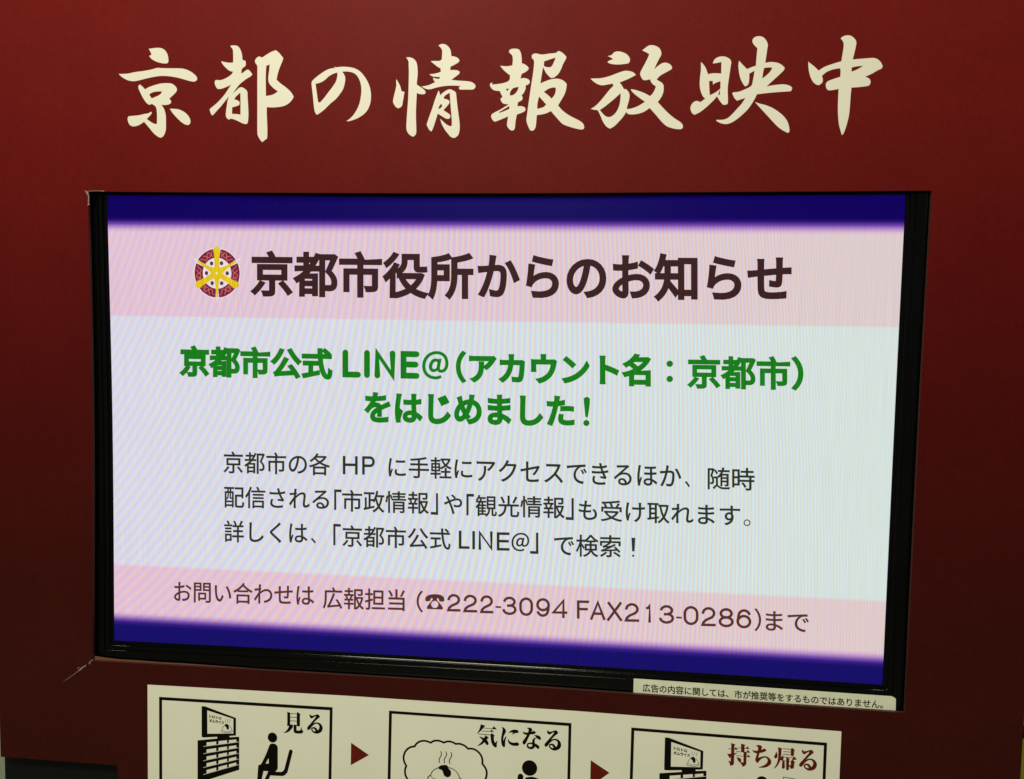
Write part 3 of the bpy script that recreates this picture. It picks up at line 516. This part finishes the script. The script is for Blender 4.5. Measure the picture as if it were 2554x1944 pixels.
 'kyo': [['-8815 9760 -8746 9766 -8573 9781 -8437 9756 -8340 9669 -8295 9559 -8286 9433 -8324 9383 -8430 9385 -8577 9420 -8700 9474 -8778 9538 -8805 9579 -8740 9613 -8776 9693'], ['-9649 9141 -9549 9137 -9375 9146 -9200 9178 -8951 9204 -8728 9241 -8592 9273 -8431 9264 -8210 9258 -7988 9252 -7841 9231 -7695 9171 -7585 9094 -7520 9020 -7518 8952 -7587 8914 -7697 8925 -7893 8980 -8089 9029 -8286 9060 -8483 9070 -8681 9050 -8880 9014 -9079 8971 -9216 8948 -9353 8961 -9477 9009 -9575 9071'], ['-9106 8842 -9068 8860 -9007 8813 -8928 8736 -8833 8788 -8659 8843 -8486 8879 -8313 8884 -8190 8866 -8092 8789 -8063 8719 -8094 8651 -8193 8560 -8278 8488 -8232 8446 -8225 8393 -8270 8354 -8369 8333 -8492 8339 -8444 8276 -8400 8183 -8372 8044 -8372 7883 -8376 7721 -8408 7606 -8453 7537 -8516 7500 -8590 7526 -8701 7608 -8823 7748 -8970 7912 -9071 7848 -9171 7810 -9283 7799 -9370 7846 -9414 7940 -9417 8021 -9392 8056 -9292 8066 -9117 8080 -8967 8109 -8842 8130 -8780 8164 -8750 8150 -8781 8095 -8894 7981 -8771 7898 -8685 7858 -8618 7851 -8614 7978 -8614 8139 -8630 8255 -8666 8313 -8745 8365 -8827 8343 -8901 8397 -8986 8513 -9059 8653 -9112 8769', '-8819 8599 -8761 8644 -8637 8675 -8468 8679 -8501 8622 -8564 8577 -8663 8537 -8753 8506 -8787 8552'], ['-8264 8235 -8148 8233 -8025 8218 -7902 8166 -7804 8096 -7731 8003 -7708 7934 -7713 7865 -7758 7819 -7832 7827 -7930 7878 -8052 7983 -8174 8111']],
 'no': [['-3890 9224 -3824 9209 -3730 9219 -3612 9219 -3471 9203 -3354 9174 -3236 9110 -3142 9019 -3059 8906 -2989 8771 -2948 8636 -2933 8501 -2944 8345 -2986 8211 -3056 8099 -3161 8010 -3278 7944 -3396 7900 -3514 7870 -3566 7879 -3491 7924 -3396 8013 -3303 8147 -3233 8303 -3198 8460 -3182 8617 -3192 8751 -3223 8864 -3282 8976 -3353 9045 -3447 9084 -3565 9102 -3687 9099 -3635 9038 -3600 8937 -3616 8802 -3658 8668 -3740 8546 -3846 8424 -3988 8313 -4130 8179 -4249 8090 -4332 8041 -4368 8069 -4403 8160 -4422 8296 -4439 8476 -4458 8635 -4475 8770 -4475 8849 -4439 8905 -4344 8982 -4202 9081 -4060 9157 -3930 9188 -3860 9192', '-4373 8809 -4249 8839 -4131 8900 -4036 8984 -3918 9049 -3805 9081 -3807 8985 -3847 8851 -3930 8728 -4048 8584 -4154 8450 -4261 8339 -4308 8362 -4325 8475 -4349 8633']],
 'notice': ('広告の内容に関しては、市が推奨等をするものではありません。', '4242 -6339 4248 -6556 10176 -6405 10185 -6620', 0.00022),
 'peel': '-10735 -6496 -10664 -6452 -10361 -6480 -9919 -6505 -9397 -6502 -8763 -6516 -8075 -6509 -7391 -6519 -6037 -6533 -6038 -6621 -9399 -6643 -10762 -6645',
 'pen': [('green', 'L', '-3744 2089 -3743 1359 -3250 2088 -3247 1359', 156.0), ('green', 'I', '-3168 2089 -3165 1356 -3005 2088 -3001 1356', 156.0), ('green', 'N', '-2889 2087 -2885 1351 -2329 2085 -2323 1352', 156.0), ('green', 'E', '-2194 2080 -2188 1362 -1695 2078 -1688 1362', 156.0), ('body1', 'H', '-3727 -715 -3726 -1206 -3325 -711 -3323 -1201', 70.7), ('body1', 'P', '-3205 -706 -3203 -1196 -2862 -702 -2860 -1191', 70.7), ('body3', 'L', '-607 -2584 -601 -3067 -322 -2579 -315 -3060', 70.7), ('body3', 'I', '-248 -2582 -241 -3067 -181 -2580 -174 -3065', 70.7), ('body3', 'N', '-87 -2578 -80 -3070 287 -2571 295 -3062', 70.7), ('body3', 'E', '394 -2586 402 -3069 727 -2579 735 -3062', 70.7), ('contact', '2', '-896 -4285 -891 -4757 -540 -4275 -535 -4746', 68.7), ('contact', '2', '-463 -4283 -457 -4758 -97 -4272 -90 -4747', 68.7), ('contact', '2', '-20 -4276 -13 -4758 329 -4267 336 -4748', 68.7), ('contact', '3', '573 -4281 581 -4774 942 -4271 950 -4763', 68.7), ('contact', '0', '1010 -4280 1018 -4775 1373 -4270 1382 -4764', 68.7), ('contact', '9', '1453 -4278 1462 -4776 1810 -4268 1820 -4766', 68.7), ('contact', '4', '1866 -4289 1876 -4783 2262 -4278 2272 -4771', 68.7), ('contact', 'F', '2510 -4286 2521 -4770 2825 -4277 2836 -4760', 68.7), ('contact', 'A', '2853 -4288 2864 -4783 3245 -4277 3256 -4771', 68.7), ('contact', 'X', '3284 -4286 3296 -4788 3674 -4275 3687 -4776', 68.7), ('contact', '2', '3737 -4291 3749 -4784 4106 -4281 4119 -4773', 68.7), ('contact', '1', '4281 -4298 4294 -4778 4405 -4295 4418 -4774', 68.7), ('contact', '3', '4617 -4298 4631 -4789 4991 -4287 5005 -4777', 68.7), ('contact', '0', '5226 -4291 5241 -4792 5604 -4280 5620 -4780', 68.7), ('contact', '2', '5674 -4296 5689 -4796 6036 -4285 6052 -4785', 68.7), ('contact', '8', '6105 -4301 6121 -4800 6484 -4290 6501 -4789', 68.7), ('contact', '6', '6549 -4306 6566 -4804 6920 -4295 6937 -4793', 68.7)],
 'poster': '-9081 -7123 -3564 -7082 2590 -7101 9162 -7194 9165 -10688 -9129 -12269',
 'rings': [('body2', '6736 -2081', 72.1, 26.0)],
 'screen': '-10197 6064 -4548 6030 497 6007 5844 6039 10182 6062 10175 643 10186 -6061 5636 -6025 690 -6013 -4769 -6020 -10199 -6063 -10147 95',
 'seg': [('headline', '京都市役所', '-6218 4639 -6224 3439 -314 4632 -298 3430', 0.0019), ('headline', 'からのお知らせ', '-207 4627 -190 3437 7572 4634 7617 3454', 0.0019), ('green', '京都市公式', '-8204 2122 -8214 1280 -4011 2122 -4009 1287', 0.0018), ('green', '＠', '-1626 2093 -1619 1370 -931 2095 -923 1344', 0.0008), ('green', '（', '-742 2114 -732 1286 -479 2109 -468 1281', 0.0018), ('green', 'アカウント名', '-401 2089 -390 1268 4227 2124 4249 1296', 0.0018), ('green', '京都市', '5137 2111 5162 1271 7635 2123 7667 1284', 0.0014), ('green', '）', '7670 2129 7703 1285 7950 2124 7983 1282', 0.0018), ('green2', 'をはじめました', '-3149 990 -3146 178 2336 1017 2353 221', 0.0018), ('body1', '京都市の各', '-7012 -695 -7016 -1291 -4073 -662 -4072 -1255', 0.00035), ('body1', 'に手軽に', '-2498 -687 -2494 -1254 -275 -658 -267 -1230', 0.00035), ('body1', 'アクセスできるほか', '-163 -686 -155 -1263 5068 -676 5084 -1239', 0.00035), ('body1', '、', '5167 -1072 5172 -1215 5293 -1088 5298 -1231', 0.00035), ('body1', '随時', '5718 -700 5736 -1266 6875 -687 6895 -1265', 0.00035), ('body2', '配信される', '-7001 -1633 -7005 -2227 -4099 -1600 -4098 -2175', 0.00035), ('body2', '「', '-3960 -1616 -3959 -2169 -3759 -1616 -3758 -2167', 0.00035), ('body2', '市政情報', '-3746 -1619 -3745 -2204 -1411 -1588 -1405 -2182', 0.00035), ('body2', '」', '-1360 -1618 -1354 -2191 -1167 -1619 -1161 -2194', 0.00035), ('body2', 'や', '-1013 -1631 -1007 -2151 -528 -1640 -521 -2158', 0.00035), ('body2', '「', '-418 -1604 -411 -2175 -217 -1603 -209 -2173', 0.00035), ('body2', '観光情報', '-178 -1622 -170 -2192 2142 -1589 2153 -2158', 0.00035), ('body2', '」', '2166 -1614 2178 -2188 2372 -1617 2384 -2190', 0.00035), ('body2', 'も受け取れます', '2495 -1638 2507 -2191 6554 -1630 6573 -2181', 0.00035), ('body3', '詳しくは', '-7008 -2567 -7012 -3170 -4690 -2528 -4691 -3114', 0.00035), ('body3', '、', '-4597 -2947 -4597 -3088 -4457 -2952 -4457 -3093', 0.00035), ('body3', '「', '-3982 -2542 -3981 -3119 -3777 -2541 -3775 -3117', 0.00035), ('body3', '京都市公式', '-3733 -2565 -3731 -3148 -827 -2537 -820 -3107', 0.00035), ('body3', '＠', '777 -2576 785 -3068 1242 -2573 1250 -3063', 0.00035), ('body3', '」', '1262 -2554 1272 -3115 1478 -2556 1488 -3115', 0.00035), ('body3', 'で検索', '1884 -2567 1895 -3151 3593 -2537 3608 -3121', 0.00035), ('contact', 'お問い合わせは', '-8448 -4297 -8455 -4888 -4506 -4222 -4506 -4803', 0.00035), ('contact', '広報担当', '-4269 -4266 -4269 -4856 -2028 -4226 -2024 -4811', 0.00035), ('contact', '（', '-1715 -4233 -1710 -4816 -1543 -4235 -1537 -4818', 0.00035), ('contact', '）', '6994 -4264 7015 -4855 7160 -4266 7182 -4856', 0.00035), ('contact', 'まで', '7275 -4317 7293 -4824 8334 -4313 8354 -4823', 0.00035)],
 'shapes': [('green2', ['2565 960 2649 1007 2724 964 2724 797 2686 499 2654 476 2620 497 2584 794']), ('body3', ['3865 -2583 3962 -2583 3952 -2936 3891 -2939']), ('contact', ['392 -4543 537 -4544 538 -4593 393 -4592']), ('contact', ['5050 -4579 5192 -4580 5193 -4627 5051 -4627']), ('contact', ['-1478 -4490 -1471 -4411 -1393 -4341 -1238 -4310 -1082 -4318 -985 -4375 -964 -4464 -995 -4501 -1100 -4498 -1120 -4433 -1159 -4407 -1166 -4462 -1088 -4548 -1009 -4650 -1008 -4712 -1429 -4718 -1429 -4656 -1352 -4550 -1283 -4460 -1291 -4414 -1330 -4432 -1345 -4495 -1438 -4515', '-1224 -4489 -1154 -4516 -1126 -4582 -1153 -4649 -1222 -4680 -1293 -4657 -1321 -4591 -1294 -4524'])],
 'stand': (-13631, 12000),
 'sticker': '4012 -6218 9763 -6279 10322 -6284 10399 -6294 10458 -6326 10483 -6391 10495 -6925 4013 -6868',
 'tears': ['-10653 6163 -10623 6146 -10569 6135 -10543 6120 -10536 6055 -10521 5999 -10524 5919 -10532 5823 -10502 5786 -10533 5777 -10564 5755 -10582 5758 -10558 5783 -10560 5863 -10552 5965 -10561 6033 -10603 6072 -10606 6095 -10636 6135', '-10544 6141 -10465 6148 -10282 6151 -10112 6150 -10094 6131 -10121 6128 -10221 6140 -10404 6138 -10538 6130', '-10643 -6524 -10666 -6509 -10725 -6557 -10784 -6617 -10744 -6665 -10732 -6603 -10690 -6555', '-10855 -6649 -10879 -6690 -10961 -6729 -11032 -6789 -11086 -6849 -11057 -6867 -10986 -6809 -10926 -6749 -10862 -6723', '-11086 -6849 -11247 -6982 -11389 -7081 -11556 -7204 -11565 -7212 -11401 -7104 -11235 -6987 -11078 -6865', '-11114 -6783 -11078 -6758 -11043 -6745 -11061 -6768 -11103 -6804'],
 'to': [['-6623 9789 -6570 9801 -6449 9792 -6389 9750 -6341 9670 -6310 9568 -6297 9427 -6258 9427 -6215 9397 -6210 9340 -6223 9283 -6283 9239 -6320 9194 -6333 9093 -6272 9126 -6211 9170 -6163 9190 -6115 9168 -6067 9111 -6036 9065 -6091 9016 -6188 8965 -6285 8899 -6383 8821 -6480 8708 -6566 8596 -6456 8685 -6395 8734 -6335 8754 -6262 8728 -6178 8647 -6167 8499 -6156 8317 -6147 8089 -6158 7906 -6177 7842 -6238 7827 -6340 7862 -6461 7921 -6607 7968 -6668 7941 -6723 7981 -6752 8050 -6744 8164 -6726 8278 -6701 8415 -6668 8529 -6774 8404 -6872 8291 -6995 8167 -7093 8065 -7130 8065 -7159 8112 -7185 8204 -7141 8249 -7018 8339 -6895 8452 -6772 8587 -6674 8722 -6608 8819 -6723 8769 -6869 8721 -6966 8720 -7002 8761 -7043 8853 -7038 8922 -7001 8944 -6891 8938 -6770 8974 -6660 9030 -6587 9085 -6550 9148 -6647 9170 -6743 9247 -6828 9339 -6868 9415 -6767 9388 -6645 9370 -6549 9373 -6543 9482 -6547 9640 -6558 9708', '-6360 8620 -6356 8365 -6357 8205 -6358 8064 -6460 8081 -6586 8087 -6580 8254 -6483 8275 -6398 8308 -6378 8354 -6397 8400 -6458 8435 -6518 8447 -6494 8503 -6420 8571'], ['-5969 9392 -5933 9471 -5860 9515 -5776 9484 -5656 9556 -5536 9621 -5411 9660 -5321 9584 -5218 9458 -5250 9368 -5310 9234 -5358 9099 -5399 8931 -5299 8839 -5155 8735 -5036 8631 -4976 8551 -4948 8499 -4977 8438 -5072 8338 -5204 8271 -5348 8246 -5517 8236 -5656 8247 -5661 8129 -5655 7947 -5646 7718 -5652 7479 -5712 7422 -5780 7368 -5833 7423 -5900 7538 -5912 7675 -5910 8086 -5908 8541 -5906 8995 -5905 9267 -5945 9335', '-5669 9274 -5578 9311 -5590 9171 -5610 9036 -5615 8923 -5587 8832 -5491 8728 -5364 8634 -5492 8558 -5679 8522 -5683 8765 -5682 9037']],
 'yel_top': -9792}
YF = -0.014          # front of the red board
YB = -0.009          # its back

# ---------------------------------------------------------------- the wall and floor behind
mw = Mat('pale_wall_tiles', rough=0.7)
mw.l(mw.mottle(mw.mottle((0.36, 0.42, 0.30, 1), 6.0, 0.15), 90.0, 0.1), mw.b.inputs['Base Color'])
tag(link('wall', box(-3, 3, 0.62, 0.72, -1.25, 1.7), mw.m), kind='structure')
mf = Mat('station_floor', rough=0.45)
mf.l(mf.mottle((0.20, 0.20, 0.17, 1), 30.0, 0.3), mf.b.inputs['Base Color'])
tag(link('floor', box(-3, 3, -4, 0.62, -1.35, -1.25), mf.m), kind='structure')

# ---------------------------------------------------------------- the red board
board = thing('sign_board', 'dark red board with large cream brush characters framing a wide screen', 'sign board', (0, YF, -0.62))
outer = pts(D['board'])
cut = smooth(pts(D['cut']), 6, 30)
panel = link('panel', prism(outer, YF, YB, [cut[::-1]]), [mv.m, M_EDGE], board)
bv = panel.modifiers.new('edge', 'BEVEL'); bv.width = 0.0006; bv.segments = 2; bv.limit_method = 'ANGLE'
for key in ('kyo', 'to', 'no', 'jo', 'ho', 'hou', 'ei', 'chu'):
    F = Flat(YF - 0.00012)
    for shape in D[key]:
        F.poly([smooth(pts(r)) for r in shape])
    link('character', F.mesh('character'), M_CREAM, board)
for s_ in D['tears']:
    F = Flat(YF - 0.0002)
    F.poly([pts(s_)])
    link('torn_edge', F.mesh('torn_edge'), M_TEAR, board, 'pale torn paper where the red wrap has ripped')
F = Flat(YB - 0.0004)
F.poly([pts(D['peel'])])
link('peeling_wrap', F.mesh('peeling_wrap'), M_PEEL, board, 'brown wrap curling up at the lower left corner of the opening')

# ---------------------------------------------------------------- the monitor
mon = thing('monitor', 'wide lit screen in glossy black bezel showing a Japanese city notice', 'monitor', (0, 0.02, -0.33))
scr = smooth(pts(D['screen']), 6, 30)
cx = sum(p[0] for p in scr) / len(scr)


def grow(P, d):
    """push the outline outwards by d, corners kept square"""
    out = []
    for x, z in P:
        ex = max(-1, min(1, (abs(x) - 0.47) / 0.03)); ez = max(-1, min(1, (abs(z) - 0.27) / 0.02))
        ox = d if abs(x) > 0.500 else d * max(0, 0)
        oz = d if abs(z) > 0.294 else 0
        out.append((x + math.copysign(ox, x), z + math.copysign(oz, z)))
    return out


def fillet(d, y, rr, n=8):
    """rounded ridge: from a wall rising towards the viewer at distance d to a face at depth y"""
    return [(d + rr * (1 - math.cos(math.pi / 2 * i / n)), y + rr * (1 - math.sin(math.pi / 2 * i / n))) for i in range(n + 1)]


prof = [(-0.004, 0.0008), (0.0, 0.0), (0.0004, -0.0006), (0.0050, -0.0008), (0.0053, -0.0010)] + fillet(0.0054, -0.0038, 0.0006, 10) \
    + [(0.0110, -0.0038), (0.0113, -0.0042)] + fillet(0.0114, -0.0062, 0.0004, 10) + [(0.045, -0.0062), (0.048, -0.003), (0.048, 0.05)]
v, f = [], []
n = len(scr)
for d, y in prof:
    v += [(p[0], y, p[1]) for p in grow(scr, d)]
for k in range(len(prof) - 1):
    for i in range(n):
        j = (i + 1) % n
        f.append((k * n + i, k * n + j, (k + 1) * n + j, (k + 1) * n + i))
me = bpy.data.meshes.new('bezel')
me.from_pydata(v, [], f)
bm = bmesh.new(); bm.from_mesh(me); bmesh.ops.recalc_face_normals(bm, faces=bm.faces)
if sum(fc.normal.y * fc.calc_area() for fc in bm.faces) > 0:
    bmesh.ops.reverse_faces(bm, faces=bm.faces)
bm.to_mesh(me); bm.free()
for i_, p in enumerate(me.polygons):
    p.use_smooth = (i_ // n) in set(range(5, 15)) | set(range(18, 28))     # the two rounded ridges
link('bezel', me, M_BEZEL, mon)
F = Flat(0.0)
F.poly([scr])
screen = link('screen', F.mesh('screen'), mS.m, mon)
link('back_case', box(-0.555, 0.555, 0.003, 0.06, -0.345, 0.345), M_MATT, mon)

y = -0.00010
def arc(cx_, cy_, rx, ry, a0, a1, n=10):
    return [(cx_ + rx * math.cos(math.radians(a0 + (a1 - a0) * i / n)), cy_ + ry * math.sin(math.radians(a0 + (a1 - a0) * i / n))) for i in range(n + 1)]


# plain grotesque letters and figures as pen strokes in a unit box
PEN = {
    'L': [[(0, 1), (0, 0), (1, 0)]], 'I': [[(.5, 1), (.5, 0)]], 'N': [[(0, 0), (0, 1), (1, 0), (1, 1)]],
    'E': [[(1, 1), (0, 1), (0, 0), (1, 0)], [(0, .52), (.93, .52)]], 'H': [[(0, 1), (0, 0)], [(1, 1), (1, 0)], [(0, .53), (1, .53)]],
    'P': [[(0, 0), (0, 1), (.62, 1)] + arc(.66, .74, .34, .26, 85, -85) + [(.62, .48), (0, .48)]],
    'F': [[(1, 1), (0, 1), (0, 0)], [(0, .53), (.88, .53)]], 'A': [[(0, 0), (.5, 1), (1, 0)], [(.17, .31), (.83, .31)]],
    'X': [[(.04, 1), (1, 0)], [(.96, 1), (0, 0)]], '1': [[(0, .84), (.5, .86), (1, 1), (1, 0)]],
    '0': [arc(.5, .62, .5, .38, 180, 0, 14) + arc(.5, .38, .5, .38, 0, -180, 14) + [(0, .62)]],
    '2': [arc(.5, .70, .47, .30, 172, -20, 14) + [(.80, .47), (.30, .30), (.08, .16), (0, 0), (1, 0)]],
    '3': [arc(.49, .755, .44, .245, 165, -85, 14) + [(.38, .51)], [(.38, .51), (.52, .51)] + arc(.49, .265, .51, .265, 80, -168, 16)],
    '4': [[(.80, 0), (.80, 1), (0, .26), (1, .26)]],
    '6': [arc(.52, .67, .45, .33, 25, 175, 12) + [(0, .40)] + arc(.5, .33, .5, .33, 185, 530, 26)],
    '9': [arc(.5, .67, .5, .33, 355, 0, 26)[:0] + arc(.5, .67, .5, .33, 5, 355, 26) + [(1, .60), (.97, .36)] + arc(.48, .33, .46, .33, -5, -155, 12)],
    '8': [arc(.5, .755, .43, .245, 90, 450, 22), arc(.5, .26, .5, .26, 90, 450, 24)],
}


def pen(F, ch, quad, w, round_caps):
    tl, bl, tr, br = quad
    h = w / 2
    wx, wz = (tr[0] - tl[0]), (tl[1] - bl[1])
    y = F.y
    for st_ in PEN[ch]:
        P = []
        for a, b in st_:
            a = (h + a * (wx - w)) / wx
            b = (h + b * (wz - w)) / wz
            P.append(tuple((bl[i] * (1 - b) + tl[i] * b) * (1 - a) + (br[i] * (1 - b) + tr[i] * b) * a for i in range(2)))
        if not round_caps:
            for e, o in ((0, 1), (-1, -2)):
                dd = math.dist(P[e], P[o])
                P[e] = tuple(P[e][i] + (P[e][i] - P[o][i]) / dd * h for i in range(2))
        F.stroke(P, w, caps=round_caps)
    F.y = y - 4 * F.step


for name, mat in (('headline', L_HEAD), ('green', L_GREEN), ('green2', L_GREEN), ('body1', L_BODY), ('body2', L_BODY), ('body3', L_BODY), ('contact', L_BROWN)):
    F = Flat(y)
    for g, text, quad, bold in D['seg']:
        if g == name:
            q = pts(quad)
            typeset(F, text, q, bold, name.startswith('green'))
    for g, ch, quad, w in D['pen']:
        if g == name: pen(F, ch, pts(quad), w * Q, g == 'green')
    for g, c, rx, rz in D['dots']:
        if g == name: F.disc(pts(c)[0], rx * Q, rz * Q, 24)
    for g, loops in D['shapes']:
        if g == name: F.poly([smooth(pts(r)) for r in loops])
    for g, c, rx, w in D['rings']:
        if g == name:
            c = pts(c)[0]
            F.stroke([(c[0] + rx * Q * math.cos(a * math.pi / 12), c[1] + rx * Q * math.sin(a * math.pi / 12)) for a in range(24)], w * Q, closed=True)
    link('text_line', F.mesh('text_line'), mat, screen)

# city emblem: a wheel of six decorated segments and golden spokes
(ex, ez), = pts(D['emblem'][0])
RX, RZ = D['emblem'][1] * Q, D['emblem'][2] * Q
def ep(r, a): return (ex + RX * r * math.sin(math.radians(a)), ez + RZ * r * math.cos(math.radians(a)))
emb = Flat(-0.00010)
emb.poly([[ep(1.035, a) for a in range(0, 360, 6)]])
for a in (300, 60, 180): emb.poly([[ep(0.9, a - 4.2), ep(1.28, a), ep(0.9, a + 4.2)]])
link('emblem_ground', emb.mesh('emblem'), L_HALO, screen)
g = Flat(-0.00018)
for k in range(6):
    a0 = (9.5, 65, 126, 184.5, 246, 303)[k]; a1 = (56, 113, 175.5, 233, 294, 350.5)[k]
    st = [a0 + (a1 - a0) * i / 10 for i in range(11)]
    g.poly([[ep(1.0, a) for a in st] + [ep(0.635, a) for a in st[::-1]]])
link('emblem_segments', g.mesh('emblem'), L_PURPLE, screen)
g = Flat(-0.00030)
for k in range(6):
    a0 = (9.5, 65, 126, 184.5, 246, 303)[k]; a1 = (56, 113, 175.5, 233, 294, 350.5)[k]
    w = a1 - a0
    sgn = 1 if k % 2 else -1
    am = (a0 + a1) / 2
    for pth in ([(0.90, -.40), (0.84, -.30), (0.74, -.26), (0.70, -.14), (0.76, -.02), (0.86, .06), (0.92, .16), (0.88, .28), (0.80, .24)],
                [(0.76, -.02), (0.72, .14), (0.76, .28), (0.86, .40), (0.93, .42)], [(0.92, -.16), (0.86, -.10), (0.82, -.04), (0.78, .02)], [(0.70, .36), (0.78, .34)]):
        g.stroke([ep(r, am + sgn * t * w) for r, t in pth], 0.0010)
link('emblem_scrolls', g.mesh('emblem'), L_ORANGE, screen)
g = Flat(-0.0006)
for a, w0, w1 in ((0, .20, .30), (120, .20, .30), (240, .20, .30)):
    def sp(r, o, a=a):
        x0, z0 = math.sin(math.radians(a)), math.cos(math.radians(a))
        return (ex + RX * (r * x0 + o * z0), ez + RZ * (r * z0 - o * x0))
    g.poly([[sp(0, -w0 / 2), sp(0.6, -w0 / 2 - .01), sp(1.0, -w1 / 2), sp(1.10, -.03), sp(1.12, 0), sp(1.10, .03), sp(1.0, w1 / 2), sp(0.6, w0 / 2 + .01), sp(0, w0 / 2)]])
for a in (60, 180, 300):
    def sp(r, o, a=a):
        x0, z0 = math.sin(math.radians(a)), math.cos(math.radians(a))
        return (ex + RX * (r * x0 + o * z0), ez + RZ * (r * z0 - o * x0))
    g.poly([[sp(0, -.15), sp(0.5, -.07), sp(0.95, -.04), sp(1.03, 0), sp(0.95, .04), sp(0.5, .07), sp(0, .15)]])
g.poly([[ep(0.27, a) for a in range(0, 360, 10)]])
link('emblem_spokes', g.mesh('emblem'), L_YELLOW, screen)
g = Flat(-0.0008)
for a in (27, 330, 90, 270, 153, 207):
    r = 0.46
    c = ep(r, a)
    g.disc(c, 0.0024, 0.0027, 16)
link('emblem_dots', g.mesh('emblem'), L_DOT, screen)
g = Flat(-0.0010)
g.disc((ex, ez), 0.0018, 0.0018, 16)
link('emblem_hub', g.mesh('emblem'), L_YEL2, screen)

# ---------------------------------------------------------------- notice sticker on the bezel
st = thing('notice_sticker', 'narrow cream sticker with one line of small print at the lower right of the bezel', 'sticker', (0.33, -0.0063, -0.325))
link('sheet', prism(smooth(pts(D['sticker']), 3, 40), -0.00655, -0.0063), [M_STICKER, M_STICKER], st)
F = Flat(-0.00660)
typeset(F, D['notice'][0], pts(D['notice'][1]), D['notice'][2])
link('small_print', F.mesh('small_print'), M_STICKERINK, st)

# ---------------------------------------------------------------- instruction poster below the screen
po = thing('instruction_poster', 'cream poster of three black framed pictograms below the screen', 'poster', (0, YF - 0.0006, -0.56))
link('sheet', prism(pts(D['poster']), YF - 0.0006, YF - 0.0001), [M_PAPER, M_PAPER], po)
YP = YF - 0.0007
for lp in D['frames']:
    F = Flat(YP)
    F.poly([pts(r) for r in lp])
    link('frame', F.mesh('frame'), M_INK, po)
for a in D['arrows']:
    F = Flat(YP)
    F.poly([pts(a)])
    link('arrow', F.mesh('arrow'), M_REDINK, po)
for key, mat in (('see', M_INK), ('interest', M_INK), ('take', M_REDINK)):
    F = Flat(YP)
    for loops in D['cap_' + key][0]: F.poly([smooth(pts(r), 2, 55) for r in loops])
    for loops in D['cap_' + key][0]:
        y_ = F.y
        for r in loops:
            F.y = y_
            F.stroke(smooth(pts(r), 2, 55), 0.00042, closed=True)
    for ln, w in D['cap_' + key][1]: F.stroke(pts(ln), w * Q, caps=False)
    link('caption', F.mesh('caption'), mat, po)
for ic in D['icons']:
    F = Flat(YP)
    k = 0
    for loops in ic['fill']:
        F.poly([smooth(pts(r), 3, 40) if ic['smooth'] else pts(r) for r in loops])
    for ln, w in ic['strokes']:
        P = pts(ln)
        if len(P) > 2:
            P = P[:1] + [((P[i][0] * 3 + P[i + 1][0]) / 4, (P[i][1] * 3 + P[i + 1][1]) / 4) if h == 0 else ((P[i][0] + P[i + 1][0] * 3) / 4, (P[i][1] + P[i + 1][1] * 3) / 4) for i in range(len(P) - 1) for h in (0, 1)] + P[-1:]
        F.stroke(P, w * Q)
    for c, rx, rz in ic['discs']: F.disc(pts(c)[0], rx * Q, rz * Q)
    o = link(ic['name'], F.mesh(ic['name']), M_INK, po)
    if ic.get('light'):
        G = Flat(YP - 0.0003)
        for r in ic['light']: G.poly([pts(r)])
        link('cut_out', G.mesh('cut_out'), M_PAPER, o)
    if ic.get('grey'):
        G = Flat(YP - 0.0005)
        for ln, w in ic['grey']: G.stroke(pts(ln), w * Q)
        for text, quad, bold in ic['text']: typeset(G, text, pts(quad), bold)
        link('screen_drawing', G.mesh('screen_drawing'), M_GREYINK if ic.get('greyink') else M_INK, o)
    if ic.get('top'):
        G = Flat(YP - 0.0008)
        for r in ic['top']: G.poly([smooth(pts(r), 3, 40)])
        link('sauce', G.mesh('sauce'), M_INK, o)

# ---------------------------------------------------------------- black stand behind the board, yellow board beside it
cab = thing('display_stand', 'black metal stand carrying the board, showing at the lower left', 'stand', (0, 0.2, -1.25))
x0, x1 = D['stand']
link('body', box(x0 * Q, x1 * Q, 0.005, 0.36, -1.22, -0.352), M_MATT, cab)
link('body', box(-0.60, 0.60, 0.062, 0.30, -0.352, 0.60), M_MATT, cab)
link('foot', box(x0 * Q + 0.01, x1 * Q - 0.01, 0.0, 0.40, -1.25, -1.22), M_MATT, cab)
yb = Mat('yellow_plastic', (0.30, 0.30, 0.02, 1), 0.5).m
yel = thing('floor_sign', 'yellow board with dark top edge beside the stand at the right edge', 'floor sign', (1.0, 0.3, -1.25))
link('face', box(0.735, 1.2, 0.28, 0.30, -1.22, D['yel_top'] * Q), yb, yel)
link('top_edge', box(0.735, 1.2, 0.275, 0.305, D['yel_top'] * Q, D['yel_top'] * Q + 0.008), M_MATT, yel)
link('foot', box(0.80, 1.15, 0.2, 0.4, -1.25, -1.22), M_MATT, yel)
